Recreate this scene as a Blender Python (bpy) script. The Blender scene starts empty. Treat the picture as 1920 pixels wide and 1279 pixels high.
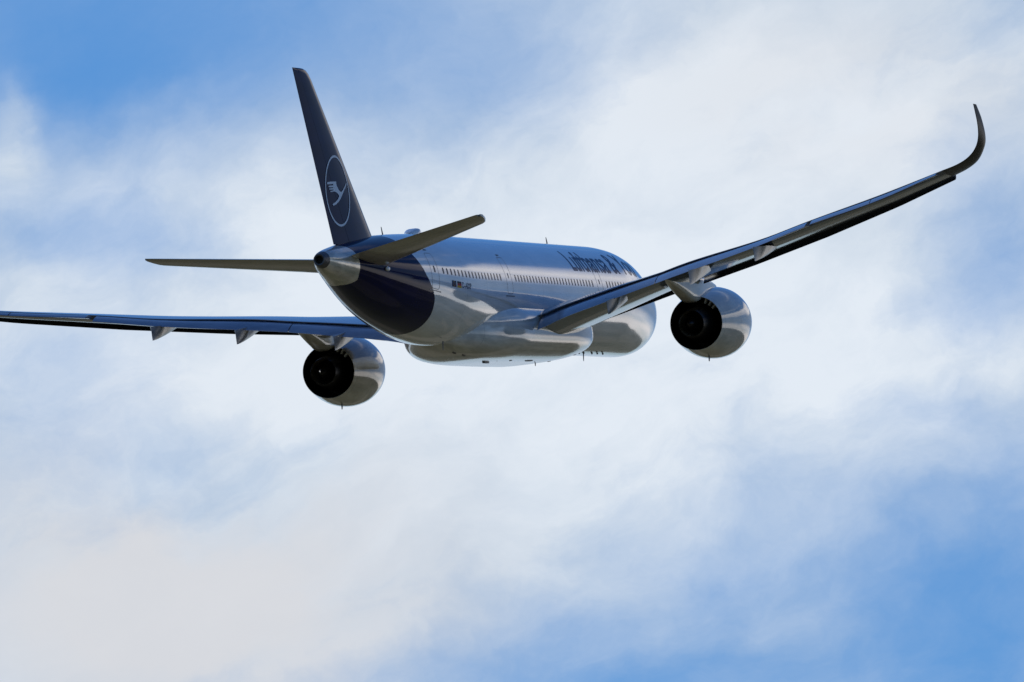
import bpy, bmesh, math, random
from mathutils import Matrix, Vector
from mathutils.geometry import tessellate_polygon
R = math.radians
random.seed(4)
SC = bpy.context.scene

# ------------------------------------------------------------------ camera
ELEV = 11.5                      # the lens looks up by this much, level
cam = bpy.data.cameras.new("camera")
cam_o = bpy.data.objects.new("camera", cam)
SC.collection.objects.link(cam_o)
cam_o.location = (0, 0, 1.8)
cam_o.rotation_euler = (R(90 + ELEV), 0, 0)
cam.sensor_width = 36.0
cam.lens = 40848.85 / 1920.0 * 36.0
cam.clip_start = 1.0
cam.clip_end = 200000.0
SC.camera = cam_o

# ------------------------------------------------------------------ light
SUN_EL, SUN_AZ = 24.0, -52.0     # azimuth from the view direction, minus = left
sun = bpy.data.lights.new("sun", 'SUN')
sun.energy = 1.2
sun.angle = R(10)
sun.color = (1.0, 0.95, 0.86)
sun_o = bpy.data.objects.new("sun", sun)
SC.collection.objects.link(sun_o)
sdir = Vector((math.sin(R(SUN_AZ)) * math.cos(R(SUN_EL)), math.cos(R(SUN_AZ)) * math.cos(R(SUN_EL)), math.sin(R(SUN_EL))))
sun_o.rotation_euler = (-sdir).to_track_quat('-Z', 'Y').to_euler()
sun_o.location = (0, 0, 600)

SC.view_settings.view_transform = 'Standard'
SC.view_settings.look = 'None'
SC.view_settings.exposure = 0.0
SC.view_settings.gamma = 1.0
SC.view_settings.use_curve_mapping = False


class NT:
    """small helper to write node trees as expressions"""
    def __init__(self, tree):
        self.t = tree; self.n = tree.nodes; self.l = tree.links

    def node(self, typ, **kw):
        n = self.n.new(typ)
        for k, v in kw.items(): setattr(n, k, v)
        return n

    def put(self, sock, v):
        if v is None: return
        if isinstance(v, bpy.types.NodeSocket): self.l.new(v, sock)
        else: sock.default_value = v

    def m(self, op, a, b=None, c=None, clamp=False):
        n = self.node('ShaderNodeMath', operation=op, use_clamp=clamp)
        self.put(n.inputs[0], a); self.put(n.inputs[1], b); self.put(n.inputs[2], c)
        return n.outputs[0]

    def v(self, op, a, b=None):
        n = self.node('ShaderNodeVectorMath', operation=op)
        self.put(n.inputs[0], a)
        if op == 'SCALE': self.put(n.inputs['Scale'], b)
        else: self.put(n.inputs[1], b)
        return n.outputs[0]

    def noise(self, vec, scale, detail=6, rough=.55, dist=0.0, out='Fac'):
        n = self.node('ShaderNodeTexNoise')
        self.put(n.inputs['Vector'], vec)
        n.inputs['Scale'].default_value = scale; n.inputs['Detail'].default_value = detail
        n.inputs['Roughness'].default_value = rough; n.inputs['Distortion'].default_value = dist
        return n.outputs[out]

    def smooth(self, x, a, b, lo=0.0, hi=1.0):
        n = self.node('ShaderNodeMapRange', interpolation_type='SMOOTHSTEP')
        self.put(n.inputs[0], x)
        for i, q in enumerate((a, b, lo, hi)): n.inputs[i + 1].default_value = q
        return n.outputs[0]

    def mix(self, f, a, b):
        n = self.node('ShaderNodeMix', data_type='RGBA')
        self.put(n.inputs['Factor'], f); self.put(n.inputs[6], a); self.put(n.inputs[7], b)
        return n.outputs[2]

    def xyz(self, a, b, c):
        n = self.node('ShaderNodeCombineXYZ')
        self.put(n.inputs[0], a); self.put(n.inputs[1], b); self.put(n.inputs[2], c)
        return n.outputs[0]


# ------------------------------------------------------------------ sky
W = bpy.data.worlds.new("World")
SC.world = W
W.use_nodes = True
W.node_tree.nodes.clear()
T = NT(W.node_tree)
STR = 0.1
sky = T.node('ShaderNodeTexSky', sky_type='NISHITA', sun_disc=False)
sky.sun_elevation = R(SUN_EL); sky.sun_rotation = R(SUN_AZ)
sky.altitude = 0; sky.air_density = 1.0; sky.dust_density = 0.4; sky.ozone_density = 2.5
d = T.node('ShaderNodeTexCoord').outputs['Generated']
sp = T.node('ShaderNodeSeparateXYZ'); T.put(sp.inputs[0], d)
az = T.m('MULTIPLY', T.m('ARCTAN2', sp.outputs[0], sp.outputs[1]), 57.29578)       # sky bearing, degrees
el = T.m('MULTIPLY', T.m('ARCSINE', sp.outputs[2]), 57.29578)                        # height above horizon, degrees
q0 = T.xyz(az, el, 0.0)
# soft turbulence of the fine cloud in the low bright bank, drawn out along a rising slant
ca, sa = math.cos(R(20)), math.sin(R(20))
qs = T.xyz(T.m('MULTIPLY', T.m('ADD', T.m('MULTIPLY', az, ca), T.m('MULTIPLY', el, sa)), .75),
           T.m('MULTIPLY', T.m('SUBTRACT', T.m('MULTIPLY', el, ca), T.m('MULTIPLY', az, sa)), 1.35), 0.0)
w1 = T.v('SUBTRACT', T.noise(q0, 1.7, 5, .55, out='Color'), (.5, .5, .5))
w2 = T.v('SUBTRACT', T.noise(q0, 6.0, 5, .6, out='Color'), (.5, .5, .5))
qa = T.v('ADD', q0, T.v('ADD', T.v('SCALE', w1, .26), T.v('SCALE', w2, .10)))
qw = T.v('ADD', qs, T.v('ADD', T.v('SCALE', w1, .40), T.v('SCALE', w2, .08)))
nA = T.noise(qw, 2.6, 9, .60, .2)
nB = T.noise(qw, 1.15, 6, .5)
nE = T.noise(qw, 9.0, 6, .62, .4)
PX = 57.29578 / 40848.85


def gap(cx, cy, rx, ry, amt):
    """an opening in the bank, given by bearing and height"""
    c = ((cx - 960) * PX, ELEV - (cy - 639.5) * PX, 0.0)
    e = T.v('MULTIPLY', T.v('SUBTRACT', qa, c), (1 / (rx * PX), 1 / (ry * PX), 0.0))
    dt = T.node('ShaderNodeVectorMath', operation='DOT_PRODUCT')
    T.put(dt.inputs[0], e); T.put(dt.inputs[1], e)
    return T.m('MULTIPLY', T.m('POWER', 2.718, T.m('MULTIPLY', dt.outputs['Value'], -1.0)), amt)


holes = None
for g in [(-40, -40, 480, 300, .60), (330, -20, 640, 230, .48), (700, 40, 480, 220, .42), (100, 140, 400, 110, .30), (960, 150, 200, 120, .20), (150, 200, 420, 90, .22),
          (-5, 195, 38, 60, -.45), (0, 285, 35, 40, -.25), (120, 430, 230, 85, .62), (340, 470, 110, 50, .28), (250, 300, 300, 60, .12), (50, 650, 190, 80, .20), (90, 790, 260, 160, .36), (325, 450, 40, 90, -.16),
          (1915, 500, 130, 120, .62), (1845, 350, 150, 110, .32), (1800, 590, 160, 60, .32), (1940, 40, 160, 200, .18),
          (1940, 1150, 300, 290, .80), (1940, 890, 150, 90, .32), (1780, 760, 200, 65, .34), (1520, 1050, 420, 120, .50), (1330, 1090, 120, 90, .22),
          (1070, 1165, 160, 60, .32), (1020, 1290, 420, 100, .60), (1560, 1270, 520, 130, .55), (1550, 900, 300, 90, .20)]:
    h = gap(*g)
    holes = h if holes is None else T.m('ADD', holes, h)
fine = T.m('ADD', T.m('ADD', T.m('MULTIPLY', T.m('SUBTRACT', nA, .5), .62), T.m('MULTIPLY', T.m('SUBTRACT', nB, .5), .50)),
            T.m('MULTIPLY', T.m('SUBTRACT', nE, .5), .16))
calm = T.m('MINIMUM', gap(250, 0, 900, 330, .60), .60)                                # the open blue is smoother
cov_local = T.m('ADD', T.m('SUBTRACT', 1.02, holes), T.m('MULTIPLY', fine, T.m('SUBTRACT', 1.0, calm)))
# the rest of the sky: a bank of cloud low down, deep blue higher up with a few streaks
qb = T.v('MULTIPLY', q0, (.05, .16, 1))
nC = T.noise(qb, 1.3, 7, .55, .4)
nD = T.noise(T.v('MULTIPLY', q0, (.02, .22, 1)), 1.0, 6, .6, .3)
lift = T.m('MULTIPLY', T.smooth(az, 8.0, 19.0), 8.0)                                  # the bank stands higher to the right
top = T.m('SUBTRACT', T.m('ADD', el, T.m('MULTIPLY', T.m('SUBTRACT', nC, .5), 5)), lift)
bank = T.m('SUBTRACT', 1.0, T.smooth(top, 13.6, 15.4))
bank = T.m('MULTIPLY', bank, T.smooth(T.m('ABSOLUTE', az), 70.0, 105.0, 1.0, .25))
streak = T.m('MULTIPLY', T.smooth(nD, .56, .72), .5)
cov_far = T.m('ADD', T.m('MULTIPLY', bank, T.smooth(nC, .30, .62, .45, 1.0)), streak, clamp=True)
rq = T.v('SUBTRACT', q0, (0.0, ELEV, 0.0))
ln = T.node('ShaderNodeVectorMath', operation='LENGTH'); T.put(ln.inputs[0], rq)
wl = T.smooth(ln.outputs['Value'], 2.0, 5.0, 1.0, 0.0)
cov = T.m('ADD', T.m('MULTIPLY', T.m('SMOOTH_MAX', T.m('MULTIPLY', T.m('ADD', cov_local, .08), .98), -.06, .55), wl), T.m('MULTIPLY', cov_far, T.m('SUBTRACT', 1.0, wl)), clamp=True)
K = 1.0 / STR
cl_white = (.77 * K, .835 * K, .915 * K, 1); cl_grey = (.47 * K, .58 * K, .72 * K, 1); cl_warm = (.70 * K, .705 * K, .735 * K, 1)


def lobe(cx, cy, rx, ry):
    return T.m('MINIMUM', gap(cx, cy, rx, ry, 1.25), 1.0)


core = T.m('MAXIMUM', lobe(1020, 620, 900, 330), T.m('MULTIPLY', lobe(1450, 250, 420, 240), .9))
tone = T.m('ADD', T.m('MULTIPLY', core, .78), T.m('ADD', T.m('MULTIPLY', T.m('SUBTRACT', nA, .5), 1.5), .26), clamp=True)
cl = T.mix(tone, cl_grey, cl_white)
wm = T.m('MAXIMUM', T.m('MULTIPLY', lobe(330, 1120, 520, 260), .85), T.m('MULTIPLY', lobe(1620, 170, 420, 170), .35))
cl = T.mix(T.m('MULTIPLY', wm, T.smooth(nB, .30, .55)), cl, cl_warm)
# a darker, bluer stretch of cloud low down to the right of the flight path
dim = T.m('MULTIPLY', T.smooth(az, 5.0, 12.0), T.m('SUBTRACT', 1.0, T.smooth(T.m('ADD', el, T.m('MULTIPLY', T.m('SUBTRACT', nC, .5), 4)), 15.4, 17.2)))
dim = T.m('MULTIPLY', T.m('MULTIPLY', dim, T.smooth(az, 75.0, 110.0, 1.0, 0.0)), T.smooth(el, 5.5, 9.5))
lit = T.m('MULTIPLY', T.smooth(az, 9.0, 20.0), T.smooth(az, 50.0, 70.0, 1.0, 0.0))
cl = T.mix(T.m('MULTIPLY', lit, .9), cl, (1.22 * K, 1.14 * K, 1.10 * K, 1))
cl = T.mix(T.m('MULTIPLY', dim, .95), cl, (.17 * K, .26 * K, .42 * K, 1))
blue = T.node('ShaderNodeMix', data_type='RGBA', blend_type='MULTIPLY')
blue.inputs['Factor'].default_value = 1.0
T.put(blue.inputs[6], sky.outputs[0]); T.put(blue.inputs[7], T.mix(T.smooth(el, 14.0, 40.0), (.365, .69, 1.07, 1), (.46, .78, 1.22, 1)))
bg = T.node('ShaderNodeBackground'); bg.inputs['Strength'].default_value = STR
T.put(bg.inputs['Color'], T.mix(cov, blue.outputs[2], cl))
T.l.new(bg.outputs[0], T.node('ShaderNodeOutputWorld').inputs['Surface'])


# ------------------------------------------------------------------ materials
def mat(name, col, rough=.4, metal=0.0, spec=.5, var=0.0, bump=0.0, streaks=(1, 1, 1), scale=1.0, coat=0.0, fn=None):
    m = bpy.data.materials.new(name); m.use_nodes = True
    t = NT(m.node_tree); b = t.n['Principled BSDF']
    b.inputs['Roughness'].default_value = rough; b.inputs['Metallic'].default_value = metal
    b.inputs['Specular IOR Level'].default_value = spec
    b.inputs['Coat Weight'].default_value = coat; b.inputs['Coat Roughness'].default_value = .04
    oc = t.node('ShaderNodeTexCoord').outputs['Object']
    c = (*col, 1)
    if var:
        nz = t.noise(t.v('MULTIPLY', oc, streaks), scale, 6, .6)
        k = t.smooth(nz, .3, .7, 1 - var, 1 + var * .4)
        c = t.v('SCALE', col, k)
        r = t.m('ADD', rough, t.m('MULTIPLY', t.m('SUBTRACT', nz, .5), .5 * rough))
        t.put(b.inputs['Roughness'], r)
    if fn: c = fn(t, oc, c)
    t.put(b.inputs['Base Color'], c)
    if bump:
        bn = t.node('ShaderNodeBump'); bn.inputs['Strength'].default_value = bump; bn.inputs['Distance'].default_value = .02
        t.put(bn.inputs['Height'], t.noise(t.v('MULTIPLY', oc, (.8, 1.6, 1.6)), 1.0, 3, .5))
        t.put(b.inputs['Normal'], bn.outputs[0])
    return m


def seams(xs, w=.018, k=.55):
    """painted-over frame joints round the barrel"""
    def f(t, oc, c):
        s = t.node('ShaderNodeSeparateXYZ'); t.put(s.inputs[0], oc)
        tot = None
        for x in xs:
            g = t.m('LESS_THAN', t.m('ABSOLUTE', t.m('SUBTRACT', s.outputs[0], x)), w)
            tot = g if tot is None else t.m('ADD', tot, g)
        return t.mix(t.m('MULTIPLY', tot, k), c, (.25, .25, .25, 1))
    return f


M = {}
M['white'] = mat('white paint', (.76, .77, .78), .09, var=.12, bump=.16, streaks=(.25, 1, 1), scale=1.4, coat=.7,
                 fn=seams([9.0, 15.2, 21.5, 31.5, 43.4, 47.2]))
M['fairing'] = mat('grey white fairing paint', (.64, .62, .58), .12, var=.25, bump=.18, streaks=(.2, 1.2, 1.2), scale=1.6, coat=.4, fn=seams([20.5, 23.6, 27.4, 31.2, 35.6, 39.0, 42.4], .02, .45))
M['blue'] = mat('dark blue paint', (.005, .0065, .047), .07, spec=.06, var=.25, bump=.14, streaks=(.2, 1.3, 1.3), scale=1.5)
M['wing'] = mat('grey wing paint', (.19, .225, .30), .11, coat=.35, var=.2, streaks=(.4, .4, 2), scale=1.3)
M['track'] = mat('grey flap track paint', (.20, .21, .23), .22, spec=.35, var=.25, streaks=(.4, 1, 1), scale=2)
M['under'] = mat('grey tail paint', (.42, .39, .33), .09, var=.2, streaks=(.5, .3, 1), scale=1.6)
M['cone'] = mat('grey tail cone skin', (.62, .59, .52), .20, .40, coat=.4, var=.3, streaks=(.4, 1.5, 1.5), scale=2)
M['metal'] = mat('bare leading edge metal', (.55, .56, .57), .18, 1.0, var=.1)
M['slat'] = mat('slat grey', (.05, .05, .055), .35, spec=.3)
M['tip'] = mat('dark wing tip paint', (.009, .009, .010), .35, spec=.1)
M['black'] = mat('near black duct', (.006, .006, .007), .5)  # one near-black colour for duct interiors and the exhaust opening
M['core'] = mat('burnt exhaust metal', (.02, .019, .02), .32, .8)
M['exh'] = mat('dark titanium exhaust', (.075, .072, .075), .4, .3, var=.3, scale=4)
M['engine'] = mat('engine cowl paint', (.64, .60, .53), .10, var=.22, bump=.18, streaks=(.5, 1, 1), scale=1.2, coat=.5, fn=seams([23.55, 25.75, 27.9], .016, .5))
M['glass'] = mat('cabin window glass', (.04, .06, .10), .08, spec=.04)
M['seam'] = mat('dark door seam', (.06, .07, .10), .4)
M['navy'] = mat('navy title paint', (.008, .014, .075), .12, spec=.04)
M['logo'] = mat('white emblem paint', (.66, .68, .72), .15, spec=.2)
M['eublue'] = mat('flag blue', (.004, .010, .085), .2, spec=.04)
M['fblack'] = mat('flag black', (.006, .006, .01), .2, spec=.04)
M['fred'] = mat('flag red', (.42, .012, .010), .2, spec=.04)
M['fgold'] = mat('flag gold', (.60, .36, .02), .2, spec=.04)
M['dark'] = mat('dark fitting', (.015, .016, .018), .4)
M['lamp'] = mat('clear lamp cover', (.75, .76, .78), .08, coat=.5)
M['liner'] = mat('pale nozzle liner', (.22, .19, .15), .45, .4, var=.3, scale=3)  # wall made pale so a bright lit crescent shows inside the nozzle
M['glint'] = mat('pale duct vane', (.75, .75, .74), .25)  # whitish colour standing in for glints inside the bypass duct


# ------------------------------------------------------------------ mesh helpers
def link(name, me, m, parent):
    mats = m if isinstance(m, (list, tuple)) else [m]
    for k in mats: me.materials.append(M[k] if isinstance(k, str) else k)
    o = bpy.data.objects.new(name, me); SC.collection.objects.link(o)
    if parent is not None: o.parent = parent
    return o


def finish(name, bm, m, parent, smooth=True, angle=40):
    bmesh.ops.recalc_face_normals(bm, faces=bm.faces)
    for f in bm.faces: f.smooth = smooth
    if smooth:
        for e in bm.edges:
            if len(e.link_faces) == 2 and e.calc_face_angle(0) > R(angle): e.smooth = False
    me = bpy.data.meshes.new(name); bm.to_mesh(me); bm.free()
    return link(name, me, m, parent)


def loft(rings, closed=True, cap0=False, cap1=False, bm=None, mi=0):
    bm = bm or bmesh.new()
    vs = [[bm.verts.new(p) for p in r] for r in rings]
    n = len(rings[0])
    for a, b in zip(vs, vs[1:]):
        for i in range(n if closed else n - 1):
            j = (i + 1) % n
            try: f = bm.faces.new((a[i], a[j], b[j], b[i])); f.material_index = mi
            except ValueError: pass
    if cap0: bm.faces.new(vs[0]).material_index = mi
    if cap1: bm.faces.new(vs[-1][::-1]).material_index = mi
    return bm


def pchip(X, A):
    n = len(X); h = [X[i + 1] - X[i] for i in range(n - 1)]; dd = [(A[i + 1] - A[i]) / h[i] for i in range(n - 1)]
    mm = [0.0] * n; mm[0] = dd[0]; mm[-1] = dd[-1]
    for i in range(1, n - 1):
        if dd[i - 1] * dd[i] > 0:
            a = 2 * h[i] + h[i - 1]; b = h[i] + 2 * h[i - 1]; mm[i] = (a + b) / (a / dd[i - 1] + b / dd[i])

    def f(x):
        i = 0
        while i < n - 2 and x > X[i + 1]: i += 1
        s = (x - X[i]) / h[i]
        return (2*s**3 - 3*s*s + 1) * A[i] + (s**3 - 2*s*s + s) * h[i] * mm[i] + (-2*s**3 + 3*s*s) * A[i + 1] + (s**3 - s*s) * h[i] * mm[i + 1]
    return f


def lerp(a, b, t): return a + (b - a) * t


def table(X, A):
    def f(x):
        for i in range(len(X) - 1):
            if x <= X[i + 1] or i == len(X) - 2: return lerp(A[i], A[i + 1], (x - X[i]) / (X[i + 1] - X[i]))
    return f


def yt(c, t):
    c = min(max(c, 0.0), 1.0)
    return 5 * t * (.2969 * math.sqrt(c) - .126 * c - .3516 * c * c + .2843 * c**3 - .1036 * c**4)


# ------------------------------------------------------------------ ground
bm = bmesh.new()
rr = [0, 30, 120, 500, 1500, 4000, 9000, 20000, 45000, 90000]
cen = bm.verts.new((0, 0, 0)); prev = None
for r_ in rr[1:]:
    ring = [bm.verts.new((r_ * math.cos(a * math.tau / 64), r_ * math.sin(a * math.tau / 64), 0)) for a in range(64)]
    for i in range(64):
        j = (i + 1) % 64
        if prev is None: bm.faces.new((cen, ring[i], ring[j]))
        else: bm.faces.new((prev[i], ring[i], ring[j], prev[j]))
    prev = ring


def field_fn(t, oc, c):
    vo = t.node('ShaderNodeTexVoronoi'); t.put(vo.inputs['Vector'], oc); vo.inputs['Scale'].default_value = .0022
    s = t.node('ShaderNodeSeparateColor'); t.put(s.inputs[0], vo.outputs['Color'])
    a = t.mix(t.smooth(s.outputs[0], .3, .7), (.20, .165, .060, 1), (.50, .36, .17, 1))
    n = t.noise(oc, .02, 8, .65)
    return t.mix(t.smooth(n, .35, .7, 0, .6), a, (.26, .18, .085, 1))


M['ground'] = mat('field ground', (.08, .07, .04), .9, spec=.1, fn=field_fn)
g = finish('ground', bm, 'ground', None, smooth=False)
g['kind'] = 'structure'; g['label'] = 'flat brown and green fields under the flight path'

# ------------------------------------------------------------------ the airliner
# body frame: x aft from the nose, y to starboard, z up, in metres
POSE_R = [[-0.25693328, 0.95915873, -0.11832088], [-0.01475493, -0.12630993, -0.99188109], [-0.9663165, -0.25310144, 0.04660554]]     # body axes in the camera's right, down, forward
POSE_T = [-8.4769, -2.9181, 1163.0605]
plane = bpy.data.objects.new('airliner', None)
SC.collection.objects.link(plane)
plane.empty_display_size = 5
plane['label'] = 'white twin engine airliner with dark blue tail banking left as it climbs away'
plane['category'] = 'airliner'
cE, sE = math.cos(R(ELEV)), math.sin(R(ELEV))
CW = Matrix(((1, 0, 0), (0, sE, cE), (0, -cE, sE)))          # camera (right, down, forward) to world
BW = CW @ Matrix(POSE_R)
off = CW @ Vector(POSE_T) + Vector(cam_o.location) - BW @ Vector((60, 0, 0))
plane.matrix_world = Matrix.Translation(off) @ BW.to_4x4()

# ---- fuselage surface
FX = [0, .3, .8, 1.6, 2.8, 4.2, 6, 8, 10, 12.5, 43, 46, 49, 52, 55, 58, 61, 63, 65, 65.7]
hw = pchip(FX, [.05, .55, .92, 1.38, 1.84, 2.2, 2.48, 2.72, 2.88, 2.98, 2.98, 2.95, 2.83, 2.6, 2.28, 1.87, 1.4, 1.05, .65, .45])
zt = pchip(FX, [-.75, -.3, .05, .6, 1.3, 1.9, 2.42, 2.8, 2.98, 3.045, 3.045, 3.04, 3.02, 2.95, 2.83, 2.62, 2.33, 2.12, 1.88, 1.77])
zb = pchip(FX, [-.85, -1.45, -1.85, -2.3, -2.7, -2.95, -3.04, -3.045, -3.045, -3.045, -3.045, -2.98, -2.74, -2.34, -1.84, -1.18, -.40, .12, .62, .86])


def FP(x, th, o=0.0):
    a = hw(x) + o; zc = (zt(x) + zb(x)) / 2; b = (zt(x) - zb(x)) / 2 + o
    return Vector((x, a * math.sin(th), zc + b * math.cos(th)))


blue_edge = table([0, 35, 63, 90, 105, 115, 136, 157, 180], [55.5, 55.2, 54.8, 53.7, 52.8, 52.2, 51.6, 51.3, 51.2])
cone_edge = table([0, 55, 120, 137, 160, 180], [63.0, 62.5, 62.3, 62.1, 62.4, 62.6])
NS = 96


def barrel(x0, x1, ns, bm=None, ease=None):
    rings = []
    for i in range(ns + 1):
        s = i / ns
        if ease: s = ease(s)
        r_ = []
        for k in range(NS):
            th = -math.pi + k * math.tau / NS
            a = abs(math.degrees(th))
            r_.append(FP(lerp(x0(a), x1(a), s), th))
        rings.append(r_)
    return loft(rings)


bmf = barrel(lambda a: 0.0, blue_edge, 90, ease=lambda s: s * (.55 + .45 * s))
bmf.verts.ensure_lookup_table(); bmf.faces.new(bmf.verts[:NS])
fus = finish('fuselage', bmf, 'white', plane)
tail = finish('tail_section', barrel(blue_edge, cone_edge, 24), 'blue', plane)
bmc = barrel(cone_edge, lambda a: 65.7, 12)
cone = finish('tail_cone', bmc, 'cone', plane)


# ---- auxiliary exhaust
def ellipse_ring(x, k, dx=0.0, n=32):
    zc = (zt(65.7) + zb(65.7)) / 2; a = .45 * k; b = .455 * k
    return [Vector((x, a * math.sin(i * math.tau / n), zc + b * math.cos(i * math.tau / n))) for i in range(n)]


rings = [ellipse_ring(65.70, 1.0), ellipse_ring(65.72, .985), ellipse_ring(65.95, .88), ellipse_ring(66.25, .72), ellipse_ring(66.32, .66),
         ellipse_ring(66.30, .50), ellipse_ring(66.2, .46), ellipse_ring(65.5, .44)]
ex = finish('exhaust_pipe', loft(rings), 'exh', cone)
finish('exhaust_opening', loft([ellipse_ring(65.85, .435), ellipse_ring(65.84, .2)], cap1=True), 'black', ex)


# ---- things lying on the barrel: cut finely and wrapped on it
def slab(bm2, fx, name, m, parent, cuts_v, cuts_u=(), smooth=True):
    for pts, axis in ((cuts_v, 1), (cuts_u, 0)):
        for c in pts:
            n = (0, 1, 0) if axis == 1 else (1, 0, 0)
            bmesh.ops.bisect_plane(bm2, geom=bm2.verts[:] + bm2.edges[:] + bm2.faces[:], plane_co=(c, c, 0), plane_no=n)
    for v_ in bm2.verts: v_.co = fx(v_.co.x, v_.co.y)
    for f in bm2.faces: f.smooth = smooth
    me = bpy.data.meshes.new(name); bm2.to_mesh(me); bm2.free()
    return link(name, me, m, parent)


def poly2(bm2, pts, mi=0):
    f = bm2.faces.new([bm2.verts.new((p[0], p[1], 0)) for p in pts]); f.material_index = mi
    return f


def rrect(x0, y0, x1, y1, r, n=4):
    o = []
    for cx, cy, a0 in ((x1 - r, y1 - r, 0), (x0 + r, y1 - r, 90), (x0 + r, y0 + r, 180), (x1 - r, y0 + r, 270)):
        for i in range(n + 1):
            a = R(a0 + 90 * i / n); o.append((cx + r * math.cos(a), cy + r * math.sin(a)))
    return o


def on_barrel(o=.006):
    return lambda x, s: FP(x, s, o)           # second coordinate is the angle from the crown


def frange(a, b, st):
    o = []; x = a
    while x < b: o.append(x); x += st
    return o


# windows, starboard row
wx = [x for x in frange(7.2, 51.4, .635) if not (37.2 < x < 39.9 or 17.6 < x < 20.3)]
wx += [52.35]
for x in wx:
    b2 = bmesh.new(); poly2(b2, rrect(x - .14, R(77.6), x + .14, R(85.2), .055))
    # the corner radius is small against the angle span, so shape it as an upright oval
    b2.free(); b2 = bmesh.new()
    zc_, hh = R(81.2), R(3.7)
    poly2(b2, [(x + .115 * math.copysign(abs(math.cos(a)) ** .6, math.cos(a)), zc_ + hh * math.copysign(abs(math.sin(a)) ** .6, math.sin(a)))
               for a in [i * math.tau / 16 for i in range(16)]])
    slab(b2, on_barrel(.006), 'cabin_window', 'glass', fus, [zc_ - hh * .5, zc_, zc_ + hh * .5])


def frame_strip(bm2, outer, inner, mi=0):
    n = len(outer)
    vo = [bm2.verts.new((*p, 0)) for p in outer]; vi = [bm2.verts.new((*p, 0)) for p in inner]
    for i in range(n):
        j = (i + 1) % n
        bm2.faces.new((vo[i], vo[j], vi[j], vi[i])).material_index = mi


def angle_rrect(x0, a0, x1, a1, r):
    # a rounded rectangle in metres along x and degrees round the barrel (3 m radius)
    k = 1 / 3.0
    return [(px, R(0) + py * k) for px, py in rrect(x0, R(a0) * 3, x1, R(a1) * 3, r)]


for x0, x1, a0, a1 in ((37.95, 39.05, 58, 97.5), (51.85, 52.9, 60, 104), (18.4, 19.5, 58, 97.5)):
    b2 = bmesh.new()
    frame_strip(b2, angle_rrect(x0 - .035, a0 - .7, x1 + .035, a1 + .7, .22), angle_rrect(x0, a0, x1, a1, .19), 0)
    poly2(b2, rrect(x0 + .25, R(53.6), x0 + .80, R(55.6), .015), 1)                      # slot above the door
    poly2(b2, rrect(x0 - .35, R(a1 + 2.0), x1 + .35, R(a1 + 3.2), .008), 0)              # dark stripe below the door
    poly2(b2, [((x0 + x1) / 2 + .1 * math.cos(i * math.tau / 12), R(79) + R(3.0) * math.sin(i * math.tau / 12)) for i in range(12)], 1)
    slab(b2, on_barrel(.005), 'cabin_door', ['seam', 'dark'], fus, [R(a) for a in range(52, 112, 3)])

# flags and registration
b2 = bmesh.new(); poly2(b2, [(49.9, R(90.5)), (49.18, R(90.5)), (49.18, R(97.3)), (49.9, R(97.3))], 0)
slab(b2, on_barrel(.006), 'european_flag', ['eublue'], fus, [R(92), R(94), R(96)])
b2 = bmesh.new()
star = lambda k, i: (49.54 + (.14 + k * (1 if i % 2 else .3)) * math.cos(i * math.tau / 24), R(93.9) + (.046 + k * .33 * (1 if i % 2 else .3)) * math.sin(i * math.tau / 24))
frame_strip(b2, [star(.022, i) for i in range(24)], [star(-.022, i) for i in range(24)])
slab(b2, on_barrel(.010), 'star_ring', 'fgold', fus, [])
b2 = bmesh.new()
for k in range(3):
    a0, a1 = R(90.5 + k * 2.267), R(90.5 + (k + 1) * 2.267)
    poly2(b2, [(49.02, a0), (48.30, a0), (48.30, a1), (49.02, a1)], k)
slab(b2, on_barrel(.006), 'german_flag', ['fblack', 'fred', 'fgold'], fus, [])


def text_mesh(body, bold=.0):
    cu = bpy.data.curves.new('lettering', 'FONT'); cu.body = body; cu.size = 1.0; cu.offset = bold
    cu.resolution_u = 3
    o = bpy.data.objects.new('lettering', cu); SC.collection.objects.link(o)
    dg = bpy.context.evaluated_depsgraph_get(); dg.update()
    me = bpy.data.meshes.new_from_object(o.evaluated_get(dg))
    bpy.data.objects.remove(o); bpy.data.curves.remove(cu)
    b2 = bmesh.new(); b2.from_mesh(me); bpy.data.meshes.remove(me)
    bmesh.ops.remove_doubles(b2, verts=b2.verts, dist=1e-5)
    xs = [v_.co.x for v_ in b2.verts]; ys = [v_.co.y for v_ in b2.verts]
    return b2, min(xs), max(xs), max(ys)


def lettering(name, body, x_start, x_end, th_base, th_cap, parent, o, bold, step):
    b2, x0, x1, ym = text_mesh(body, bold)
    kx = (x_end - x_start) / (x1 - x0); cap = ym
    fx = on_barrel(o)
    return slab(b2, lambda u, w: fx(x_start + (u - x0) * kx, R(lerp(th_base, th_cap, w / cap))), name, 'navy', parent,
                [cap * i / step for i in range(-2, step)], frange(x0, x1, (x1 - x0) / 40))


lettering('fuselage_title', 'Lufthansa & You', 23.5, 9.2, 67.5, 39.5, fus, .008, .011, 12)
lettering('registration', 'D-AIXP', 48.15, 46.55, 96.6, 90.6, fus, .007, .01, 3)


# ---- roof and belly fittings
def blade(name, x, z0, h, ch, sweep, parent, y=0.0, down=False, t=.05):
    s = -1 if down else 1
    rings = []
    for k, (hh, sc) in enumerate(((-.05, 1.0), (.5 * h, .8), (h * .95, .55), (h, .3))):
        r_ = []
        for i in range(10):
            a = i * math.tau / 10
            r_.append(Vector((x + sweep * hh + ch * sc * .5 * math.cos(a), y + t * .5 * sc * math.sin(a), z0 + s * hh)))
        rings.append(r_)
    return finish(name, loft(rings, cap0=True, cap1=True), 'dark', parent)


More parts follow.
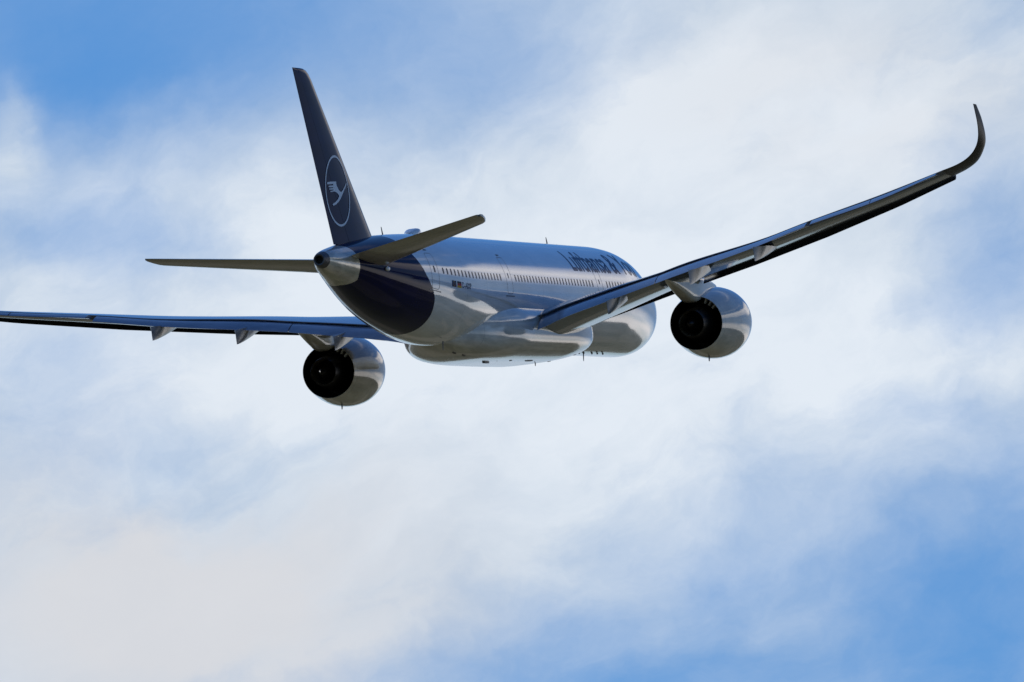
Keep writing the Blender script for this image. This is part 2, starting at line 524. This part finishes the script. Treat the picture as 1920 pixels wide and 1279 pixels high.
blade('roof_antenna', 52.7, zt(52.7), .42, .24, .35, fus)
blade('roof_antenna', 18.0, 3.04, .42, .26, .35, fus)
blade('roof_antenna', 16.0, 3.04, .07, .5, .2, fus)

rings = []
for i in range(15):
    s = i / 14; x = lerp(45.6, 47.3, s)
    w = .44 * (math.sin(math.pi * min(max(s, .02), .98)) ** .45)
    h = .34 * (min(1, (s + .02) / .16) ** .6) * (min(1, (1.02 - s) / .5) ** .55)
    rings.append([Vector((x, w * math.copysign(abs(math.cos(a)) ** .55, math.cos(a)), zt(x) - .12 + (h + .12) * math.sin(a) ** .5 if 0 < a < math.pi else zt(x) - .12))
                  for a in [math.pi * k / 14 for k in range(15)]])
finish('antenna_radome', loft(rings, closed=False), 'white', fus)

# belly fairing under the wing box
BX = [17.0, 18.2, 20, 22.5, 26, 36, 39.5, 42, 44.2, 45.8, 46.8]
bhw = pchip(BX, [.8, 1.6, 2.5, 3.02, 3.22, 3.22, 2.95, 2.40, 1.60, .85, .2])
bzb = pchip(BX, [-2.95, -3.06, -3.28, -3.55, -3.74, -3.80, -3.74, -3.55, -3.22, -2.92, -2.7])
rings = []
for i in range(61):
    s = i / 60; x = lerp(17.0, 46.8, s); w, zb_ = bhw(x), bzb(x)
    cz = -2.25; r_ = []
    for k in range(48):
        a = k * math.tau / 48; cs, sn = math.cos(a), math.sin(a)
        e = .62 if cs < 0 else .80
        yy = w * math.copysign(abs(sn) ** e, sn)
        dz = (cz - zb_) if cs < 0 else 1.9
        r_.append(Vector((x, yy, cz + dz * math.copysign(abs(cs) ** (.80 if cs < 0 else .9), cs))))
    rings.append(r_)
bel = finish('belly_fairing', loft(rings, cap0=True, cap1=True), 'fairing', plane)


def vent(name, x, y, lx, ly, parent, zoff=.02):
    w, zb_ = bhw(x), bzb(x)
    bm2 = bmesh.new()
    r0, r1 = [], []
    for i in range(14):
        a = i * math.tau / 14
        px, py = x + lx * math.cos(a), y + ly * math.sin(a)
        c_ = max(0.0, 1 - (abs(py) / bhw(px)) ** (1 / .62 * 2)) ** .5
        z = -2.15 - (-2.15 - bzb(px)) * c_ ** .80
        r0.append(Vector((px, py, z + .05))); r1.append(Vector((px, py, z - zoff)))
    loft([r0, r1], cap0=True, cap1=True, bm=bm2)
    return finish(name, bm2, 'dark', parent)


for x, y, lx, ly in ((43.0, .6, .30, .07), (41.8, .8, .30, .07), (30.0, 1.3, .75, .13), (33.5, 1.2, .2, .07), (22.6, 2.0, .22, .08), (20.6, 2.1, .2, .07), (24.5, 1.0, .22, .08)):
    vent('air_outlet', x, y, lx, ly, bel)
vent('belly_beacon', 36.2, .5, .65, .10, bel, .07)
blade('belly_antenna', 35.3, -3.78, .02, .3, .1, bel, .9, True)
blade('belly_antenna', 26.0, -3.74, .16, .18, .3, bel, .6, True)
blade('belly_antenna', 14.5, -3.04, .40, .20, .35, fus, .4, True)
blade('belly_antenna', 46.6, zb(46.6) + .02, .45, .22, .35, fus, 1.0, True)
for x, y in ((15.8, .5), (15.2, .6), (13.4, .6), (12.6, .7), (11.4, .7)):
    blade('drain_mast', x, zb(x) + .02, .05, .28, .1, fus, y, True, .10)


# ---- vertical fin
def fin_le(z): return 55.6 + 1.007 * (z - 2.9)


def fin_te(z): return 63.0 + .44 * (z - 2.25)


def fin_y(x, z):
    ch = fin_te(z) - fin_le(z)
    return yt((x - fin_le(z)) / ch, .10) * ch


def fin_ring(z, c0, c1, n=70, k=1.0, xoff=0.0):
    ch = fin_te(z) - fin_le(z)
    cs = [c0 + (c1 - c0) * (.5 - .5 * math.cos(math.pi * i / n)) for i in range(n + 1)]
    up = [Vector((fin_le(z) + c * ch + xoff * (1 - c), yt(c, .10) * ch * k + .004, z)) for c in cs]
    lo = [Vector((p.x, -p.y, z)) for p in up[::-1]]
    return up + lo


HG = .70
zs_f = [1.6, 2.2, 2.9, 4, 5.2, 6.4, 7.6, 8.8, 10, 11.0]


def fin_loft(c0, c1, z_lo=1.6):
    rings = [fin_ring(z, c0, c1) for z in zs_f if z >= z_lo]
    for z, k, xo in ((11.30, .96, .10), (11.48, .85, .35), (11.57, .6, .75), (11.60, .2, 1.1)):
        rings.append(fin_ring(z, c0, c1, k=k, xoff=xo if c0 == 0 else 0))
    return loft(rings, cap0=True, cap1=True)


fin = finish('vertical_fin', fin_loft(0, HG), 'blue', plane, angle=50)
rud = finish('rudder', fin_loft(HG + .004, 1.0, 2.2), 'blue', fin, angle=50)
# crane emblem
on_fin = lambda o: (lambda x, z: Vector((x, fin_y(x, z) + .004 + o, z)))
CX, CZ, CR = 61.74, 5.07, 1.91
b2 = bmesh.new(); nn = 96
frame_strip(b2, [(CX + CR * math.cos(i * math.tau / nn), CZ + CR * math.sin(i * math.tau / nn)) for i in range(nn)],
            [(CX + (CR - .115) * math.cos(i * math.tau / nn), CZ + (CR - .115) * math.sin(i * math.tau / nn)) for i in range(nn)])
emb = slab(b2, on_fin(.020), 'crane_emblem', 'logo', fin, [])
crane = [(63.36, 5.47), (63.31, 5.51), (62.86, 5.55), (61.94, 5.57), (61.91, 5.36), (61.66, 5.14), (61.33, 5.01), (61.16, 5.03), (60.9, 5.15), (60.57, 5.32), (60.27, 5.49), (60.11, 5.52), (60.16, 5.46), (60.39, 5.3), (60.71, 5.12), (61.05, 4.91), (61.39, 4.69), (61.77, 4.5), (62.19, 4.35), (62.63, 4.26), (62.78, 4.35), (62.36, 4.45), (61.94, 4.6), (61.68, 4.76), (61.68, 4.85), (61.92, 4.95), (62.22, 5.02), (62.41, 5.03), (62.91, 4.99), (62.97, 5.04), (62.46, 5.09), (62.47, 5.13), (63.05, 5.12), (63.1, 5.18), (62.47, 5.21), (62.46, 5.25), (63.15, 5.25), (63.18, 5.32), (62.44, 5.36), (62.42, 5.43), (63.31, 5.4)]
b2 = bmesh.new()
cv = [b2.verts.new((x, z, 0)) for x, z in crane]
for tri in tessellate_polygon([[Vector((x, z, 0)) for x, z in crane]]): b2.faces.new([cv[i] for i in tri])
slab(b2, on_fin(.022), 'crane_figure', 'logo', emb, [], frange(60.1, 63.4, .1))


# ---- horizontal stabilisers
def htp_sec(y, c0, c1, sgn, n=20, th=.12):
    s = (y - 1.0) / 8.3
    xle = lerp(58.0, 65.1, s); xte = lerp(63.3, 67.5, s)
    if y > 8.8:
        k = min((y - 8.8) / .5, 1.0); xle += 1.25 * k ** 2.2; xte -= .10 * k ** 3
    zte = 1.42 + (y - .5) * .127; ch = xte - xle; zle = zte - .075 * ch - .02
    cs = [c0 + (c1 - c0) * (.5 - .5 * math.cos(math.pi * i / n)) for i in range(n + 1)]
    gl = lambda c: 1.35 * c if c < .222 else .3 + (c - .222) * .9
    f = lambda c, q: Vector((xle + c * ch, sgn * y, lerp(zle, zte, c) + q * (yt(c if q > 0 else gl(c), th) * ch + .004)))
    return [f(c, 1) for c in cs] + [f(c, -1) for c in cs[::-1]]


HY = [.3, 1.0, 2, 3.2, 4.6, 6, 7.2, 8.2, 8.8, 9.0, 9.15, 9.26, 9.30]
for sgn in (1, -1):
    hs = finish('horizontal_stabiliser', loft([htp_sec(y, .15, .70, sgn) for y in HY], cap0=True, cap1=True), 'under', plane, angle=50)
    hs['label'] = 'grey tailplane with its tip raised to the right' if sgn > 0 else 'grey tailplane seen edge on at the left'
    finish('elevator', loft([htp_sec(y, .705, 1.0, sgn) for y in HY[1:-2]], cap0=True, cap1=True), 'under', hs, angle=50)
    finish('leading_edge', loft([htp_sec(y, 0, .149, sgn, 16) for y in HY], cap0=True, cap1=True), 'metal', hs, angle=60)

# lamp on the tail flank
for sgn in (1,):
    p = FP(59.0, R(92), .02)
    bm2 = bmesh.new(); bmesh.ops.create_uvsphere(bm2, u_segments=16, v_segments=10, radius=1.0)
    for v_ in bm2.verts: v_.co = Vector((p.x + v_.co.x * .32, p.y + v_.co.y * .12, p.z + v_.co.z * .13))
    finish('tail_lamp', bm2, 'lamp', tail)


# ---- wings
xLE = lambda y: 22.6 + .70 * (y - 3)
xTE = lambda y: 35.3 + (y - 3) * .11 if y < 10.4 else 36.12 + (y - 10.4) * .435
zSP = pchip([0, 2.9, 4.5, 6.5, 8.3, 10.4, 12.1, 17.3, 20, 25, 28.75, 30], [-1.8, -1.57, -1.2, -.82, -.5, -.15, .16, .82, 1.32, 2.15, 2.86, 3.1])
zFT = pchip([0, 3.45, 5, 7.3, 8.6, 10.5, 12.3, 16.8, 20.15, 24.75, 29, 30], [-2.9, -2.39, -1.93, -1.44, -1.16, -.77, -.46, .30, .98, 1.72, 2.69, 2.9])
zLE = table([0, 3, 5, 9, 15, 20, 25, 29], [-1.47, -1.27, -1.03, -.43, .38, 1.14, 1.95, 2.75])
spo = table([0, 3, 10.4, 20.2, 29], [1.6, 1.5, 1.45, 1.2, .75])          # spoiler edge ahead of the flap's trailing edge
thk = table([0, 3, 10.4, 20, 29], [.145, .14, .115, .105, .10])


def wing_ring(y, sgn, c_lo=.86):
    x0 = xLE(y); x1 = xTE(y) - spo(y); ch = (x1 - x0) / .84; t = thk(y)
    z0 = zLE(y); zc1 = zSP(y) - yt(.84, t) * ch * .9
    up = lambda c: Vector((x0 + c * ch, sgn * y, lerp(z0, zc1, c / .84) + yt(c, t) * ch * .9))
    gl = lambda c: c if c < .3 else (.3 + (c - .3) * .22 if c < .52 else .348 + (c - .52) * 1.75)
    lo = lambda c: Vector((x0 + c * ch, sgn * y, lerp(z0, zc1, c / .84) - yt(gl(c), t) * ch * 1.05))
    n = 16
    a = [up(.84 * (.5 + .5 * math.cos(math.pi * i / n))) for i in range(n + 1)]
    cl_ = .84 - .55 / ch
    b = [lo(cl_ * (1 - math.cos(math.pi * i / (2 * n)))) for i in range(1, n + 1)]
    e = up(.84); e.z -= .045
    return a + b + [Vector((lerp(b[-1].x, e.x, .15), e.y, lerp(b[-1].z, e.z, .75))), e]


def flap_ring(y, sgn, ratio, lift=0.0, n=14, t=.15):
    fc = spo(y) * ratio; x1 = xTE(y); z1 = zFT(y) + lift
    x0 = x1 - fc; z0 = zSP(y) - .125 * spo(y) - .04
    out = []
    for i in range(2 * n + 1):
        a = math.pi * i / n
        c = .5 + .5 * math.cos(a); s = 1 if i < n else -1
        hh = yt(c, t) * fc
        bow = .10 * fc * 4 * c * (1 - c) * .45
        out.append(Vector((x0 + c * fc, sgn * y, lerp(z0, z1, c) + bow + s * (hh + .006) * (1 if s > 0 else .75))))
    return out[:-1]


def slat_ring(y, sgn):
    k = table([3, 9, 15, 20, 29], [.62, .62, .60, .55, .30])(y)
    x0, z0 = xLE(y), zLE(y)
    outer = [(.55, .42), (.25, .42), (-.15, .32), (-.45, .12), (-.62, -.18), (-.60, -.48), (-.42, -.74), (-.10, -.92), (.20, -1.0)]
    inner = [(.14, -.86), (-.10, -.70), (-.26, -.45), (-.28, -.15), (-.12, .12), (.20, .30)]
    return [Vector((x0 + a * k - .08, sgn * y, z0 + b * k)) for a, b in outer + inner]


def span(y0, y1, n): return [lerp(y0, y1, i / n) for i in range(n + 1)]


TIP = [((40.90, 28.95, 2.74), (44.20, 29.02, 2.82)), ((41.60, 29.80, 2.93), (44.50, 29.94, 3.02)), ((42.50, 30.64, 3.22), (44.80, 30.59, 3.25)),
       ((43.40, 31.24, 3.67), (45.20, 31.17, 3.63)), ((44.20, 31.63, 4.16), (45.70, 31.56, 4.10)), ((45.00, 31.82, 4.72), (46.20, 31.77, 4.60)),
       ((45.90, 31.92, 5.42), (46.80, 31.90, 5.25)), ((46.70, 31.95, 5.97), (47.30, 31.94, 6.00))]


def tip_ring(i, sgn, n=12):
    s = i / (6.0)
    j = min(int(s), len(TIP) - 2); f = s - j
    le = Vector(TIP[j][0]).lerp(Vector(TIP[j + 1][0]), f); te = Vector(TIP[j][1]).lerp(Vector(TIP[j + 1][1]), f)
    a = Vector(TIP[max(j - 0, 0)][0]); b = Vector(TIP[min(j + 1, 7)][0])
    dirv = b - a; dirv.x = 0; dirv.normalize()
    nrm = Vector((0, -dirv.z, dirv.y))                       # outward thickness direction
    ch = (te - le).length; out = []
    for k in range(2 * n):
        an = math.pi * k / n; c = .5 + .5 * math.cos(an); q = 1 if k < n else -1
        p = le.lerp(te, c) + nrm * q * (yt(c, .095) * ch + .006)
        out.append(Vector((p.x, sgn * p.y, p.z)))
    return out


def smooth_tip():
    """resample the tip curve smoothly"""
    global TIP
    X = list(range(8)); cs = []
    for e in range(2):
        cs.append([pchip(X, [t[e][c] for t in TIP]) for c in range(3)])
    TIP = [(tuple(cs[0][c](i * 7 / 42) for c in range(3)), tuple(cs[1][c](i * 7 / 42) for c in range(3))) for i in range(43)]


smooth_tip()


def tip_ring2(i, sgn, n=12):
    le, te = Vector(TIP[i][0]), Vector(TIP[i][1])
    a, b = Vector(TIP[max(i - 2, 0)][0]), Vector(TIP[min(i + 2, 42)][0])
    dv = b - a; dv.x = 0; dv.normalize(); nrm = Vector((0, -dv.z, dv.y))
    ch = (te - le).length; out = []
    for k in range(2 * n):
        an = math.pi * k / n; c = .5 + .5 * math.cos(an); q = 1 if k < n else -1
        p = le.lerp(te, c) + nrm * q * (yt(c, .095) * ch + .006)
        out.append(Vector((p.x, sgn * p.y, p.z)))
    return out


def fairing_rings(y, sgn, ln, dep):
    xa = xTE(y) + .75; zt_ = zFT(y); rings = []
    for i in range(17):
        s = i / 16; x = xa - ln * s
        keel = zt_ - dep + .0 * s if s < .02 else lerp(zt_ - dep, zSP(y) - .45, s ** 1.25)
        top = lerp(zt_ - .03, zSP(y) - .40, min(s * 2.6, 1.0))
        w = .40 * (min(1.0, s / .24 + .02) ** .85) * (min(1.0, (1.03 - s) / .5) ** .6)
        r_ = []
        for k in range(21):
            u = -1 + k / 10
            r_.append(Vector((x, sgn * (y + w * u * 1.0), lerp(keel, top, abs(u) ** 1.35))))
        rings.append(r_)
    return rings


def engine(sgn):
    y0 = sgn * 10.5; x_n, z_n = 28.3, -2.83; tilt = .024
    def ring(dx, r, n=72, zo=0.0): return [Vector((x_n - dx, y0 + r * math.sin(i * math.tau / n), z_n + tilt * dx + zo + r * math.cos(i * math.tau / n))) for i in range(n)]
    prof = [(5.45, 1.76), (5.1, 1.86), (4.6, 1.94), (4.0, 1.975), (3.3, 1.97), (2.6, 1.92), (1.9, 1.83), (1.2, 1.71), (.6, 1.595), (.15, 1.505), (.0, 1.475), (.0, 1.455)]
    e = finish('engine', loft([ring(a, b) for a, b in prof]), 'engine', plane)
    e['label'] = 'turbofan under the right wing' if sgn > 0 else 'turbofan under the left wing'
    finish('intake_lip', loft([ring(a, b) for a, b in ((5.45, 1.76), (5.7, 1.69), (5.85, 1.60), (5.88, 1.54), (5.82, 1.49), (5.5, 1.47), (4.6, 1.49))]), 'metal', e)
    finish('bypass_duct', loft([ring(a, b) for a, b in ((.01, 1.453), (.5, 1.44), (1.5, 1.42), (3.6, 1.40), (4.7, 1.47))]), 'black', e)
    finish('duct_wall', loft([ring(a, b) for a, b in ((3.4, 1.41), (3.41, .3))], cap1=True), 'black', e)
    core = finish('core_cowl', loft([ring(a, b) for a, b in ((3.4, 1.0), (2.4, 1.12), (1.2, 1.08), (.2, .95), (-.7, .80), (-1.15, .72), (-1.16, .70), (-1.0, .697))]), 'core', e)
    finish('core_nozzle', loft([ring(a, b) for a, b in ((-1.12, .695), (-.6, .69), (.3, .68))]), 'liner', e)
    finish('exhaust_plug', loft([ring(a, b, 40) for a, b in ((.25, .68), (.2, .5), (-.4, .44), (-1.0, .30), (-1.5, .14), (-1.62, .03))], cap1=True), 'core', e)
    for a in (28, 40, 52):  # small pale plates added as bright glints at the nozzle's upper right
        bm2 = bmesh.new()
        A = R(a)
        def pt(r_, dx, w): return Vector((x_n - dx - 0.0, y0 + r_ * math.sin(A) + w * math.cos(A), z_n + tilt * dx + r_ * math.cos(A) - w * math.sin(A)))
        loft([[pt(1.16, .25, -.045), pt(1.16, .25, .045), pt(1.16, .60, .045), pt(1.16, .60, -.045)],
              [pt(1.44, .12, -.045), pt(1.44, .12, .045), pt(1.44, .60, .045), pt(1.44, .60, -.045)]], cap0=True, cap1=True, bm=bm2)
        finish('glint_plate', bm2, 'glint', e, smooth=False)
    # pylon
    st = [(22.9, -1.30, -.86, .06), (24, -1.35, -.62, .26), (25.6, -1.4, -.45, .42), (27, -1.5, -.35, .50), (28.2, -1.62, -.3, .52), (28.9, -1.72, -.25, .50),
          (29.8, -1.60, -.25, .47), (31, -1.28, -.22, .42), (32.4, -.92, -.22, .32), (33.6, -.62, -.25, .18), (34.2, -.50, -.3, .05)]
    rings = []
    for x, zb_, zt_, w in st:
        r_ = []
        for k in range(24):
            a = k * math.tau / 24; cs, sn = math.cos(a), math.sin(a)
            r_.append(Vector((x, y0 + w * math.copysign(abs(sn) ** .5, sn) * (1 + .35 * max(0, cs)), (zb_ + zt_) / 2 + (zt_ - zb_) / 2 * math.copysign(abs(cs) ** .6, cs))))
        rings.append(r_)
    finish('pylon', loft(rings, cap0=True, cap1=True), 'fairing', e)
    blade('drain_mast', x_n - 2.0, z_n + tilt * 2 - 1.80, .32, .22, .4, e, y0, True, .09)
    return e


for sgn in (1, -1):
    side = 'right' if sgn > 0 else 'left'
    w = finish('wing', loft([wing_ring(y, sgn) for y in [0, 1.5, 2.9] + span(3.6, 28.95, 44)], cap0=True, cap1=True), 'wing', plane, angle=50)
    w['label'] = f'long grey {side} wing with flaps lowered and a curved tip' if sgn > 0 else 'long grey left wing running out of the picture'
    for y0, y1, n in ((3.35, 10.38, 12), (10.44, 20.15, 16)):
        finish('flap', loft([flap_ring(y, sgn, 1.42) for y in span(y0, y1, n)], cap0=True, cap1=True), 'wing', w, angle=50)
    for y0, y1, n in ((20.5, 24.3, 6), (24.36, 28.6, 6)):
        finish('aileron', loft([flap_ring(y, sgn, 1.15, .03 if sgn > 0 else .17) for y in span(y0, y1, n)], cap0=True, cap1=True), 'wing', w, angle=50)
    for y0, y1, n in ((4.2, 9.3, 8), (11.2, 17.0, 8), (17.004, 23.0, 8), (23.004, 28.9, 8)):
        finish('slat', loft([slat_ring(y, sgn) for y in span(y0, y1, n)], cap0=True, cap1=True), 'slat', w, angle=50)
    finish('winglet', loft([tip_ring2(i, sgn) for i in range(43)], cap0=True, cap1=True), 'tip', w, angle=60)
    for y, ln, dep in ((7.75, 5.6, .78), (12.85, 5.6, .80), (17.05, 5.2, .80)):
        finish('flap_fairing', loft(fairing_rings(y, sgn, ln, dep), closed=True, cap0=True, cap1=True), 'track', w, angle=50)
    engine(sgn)
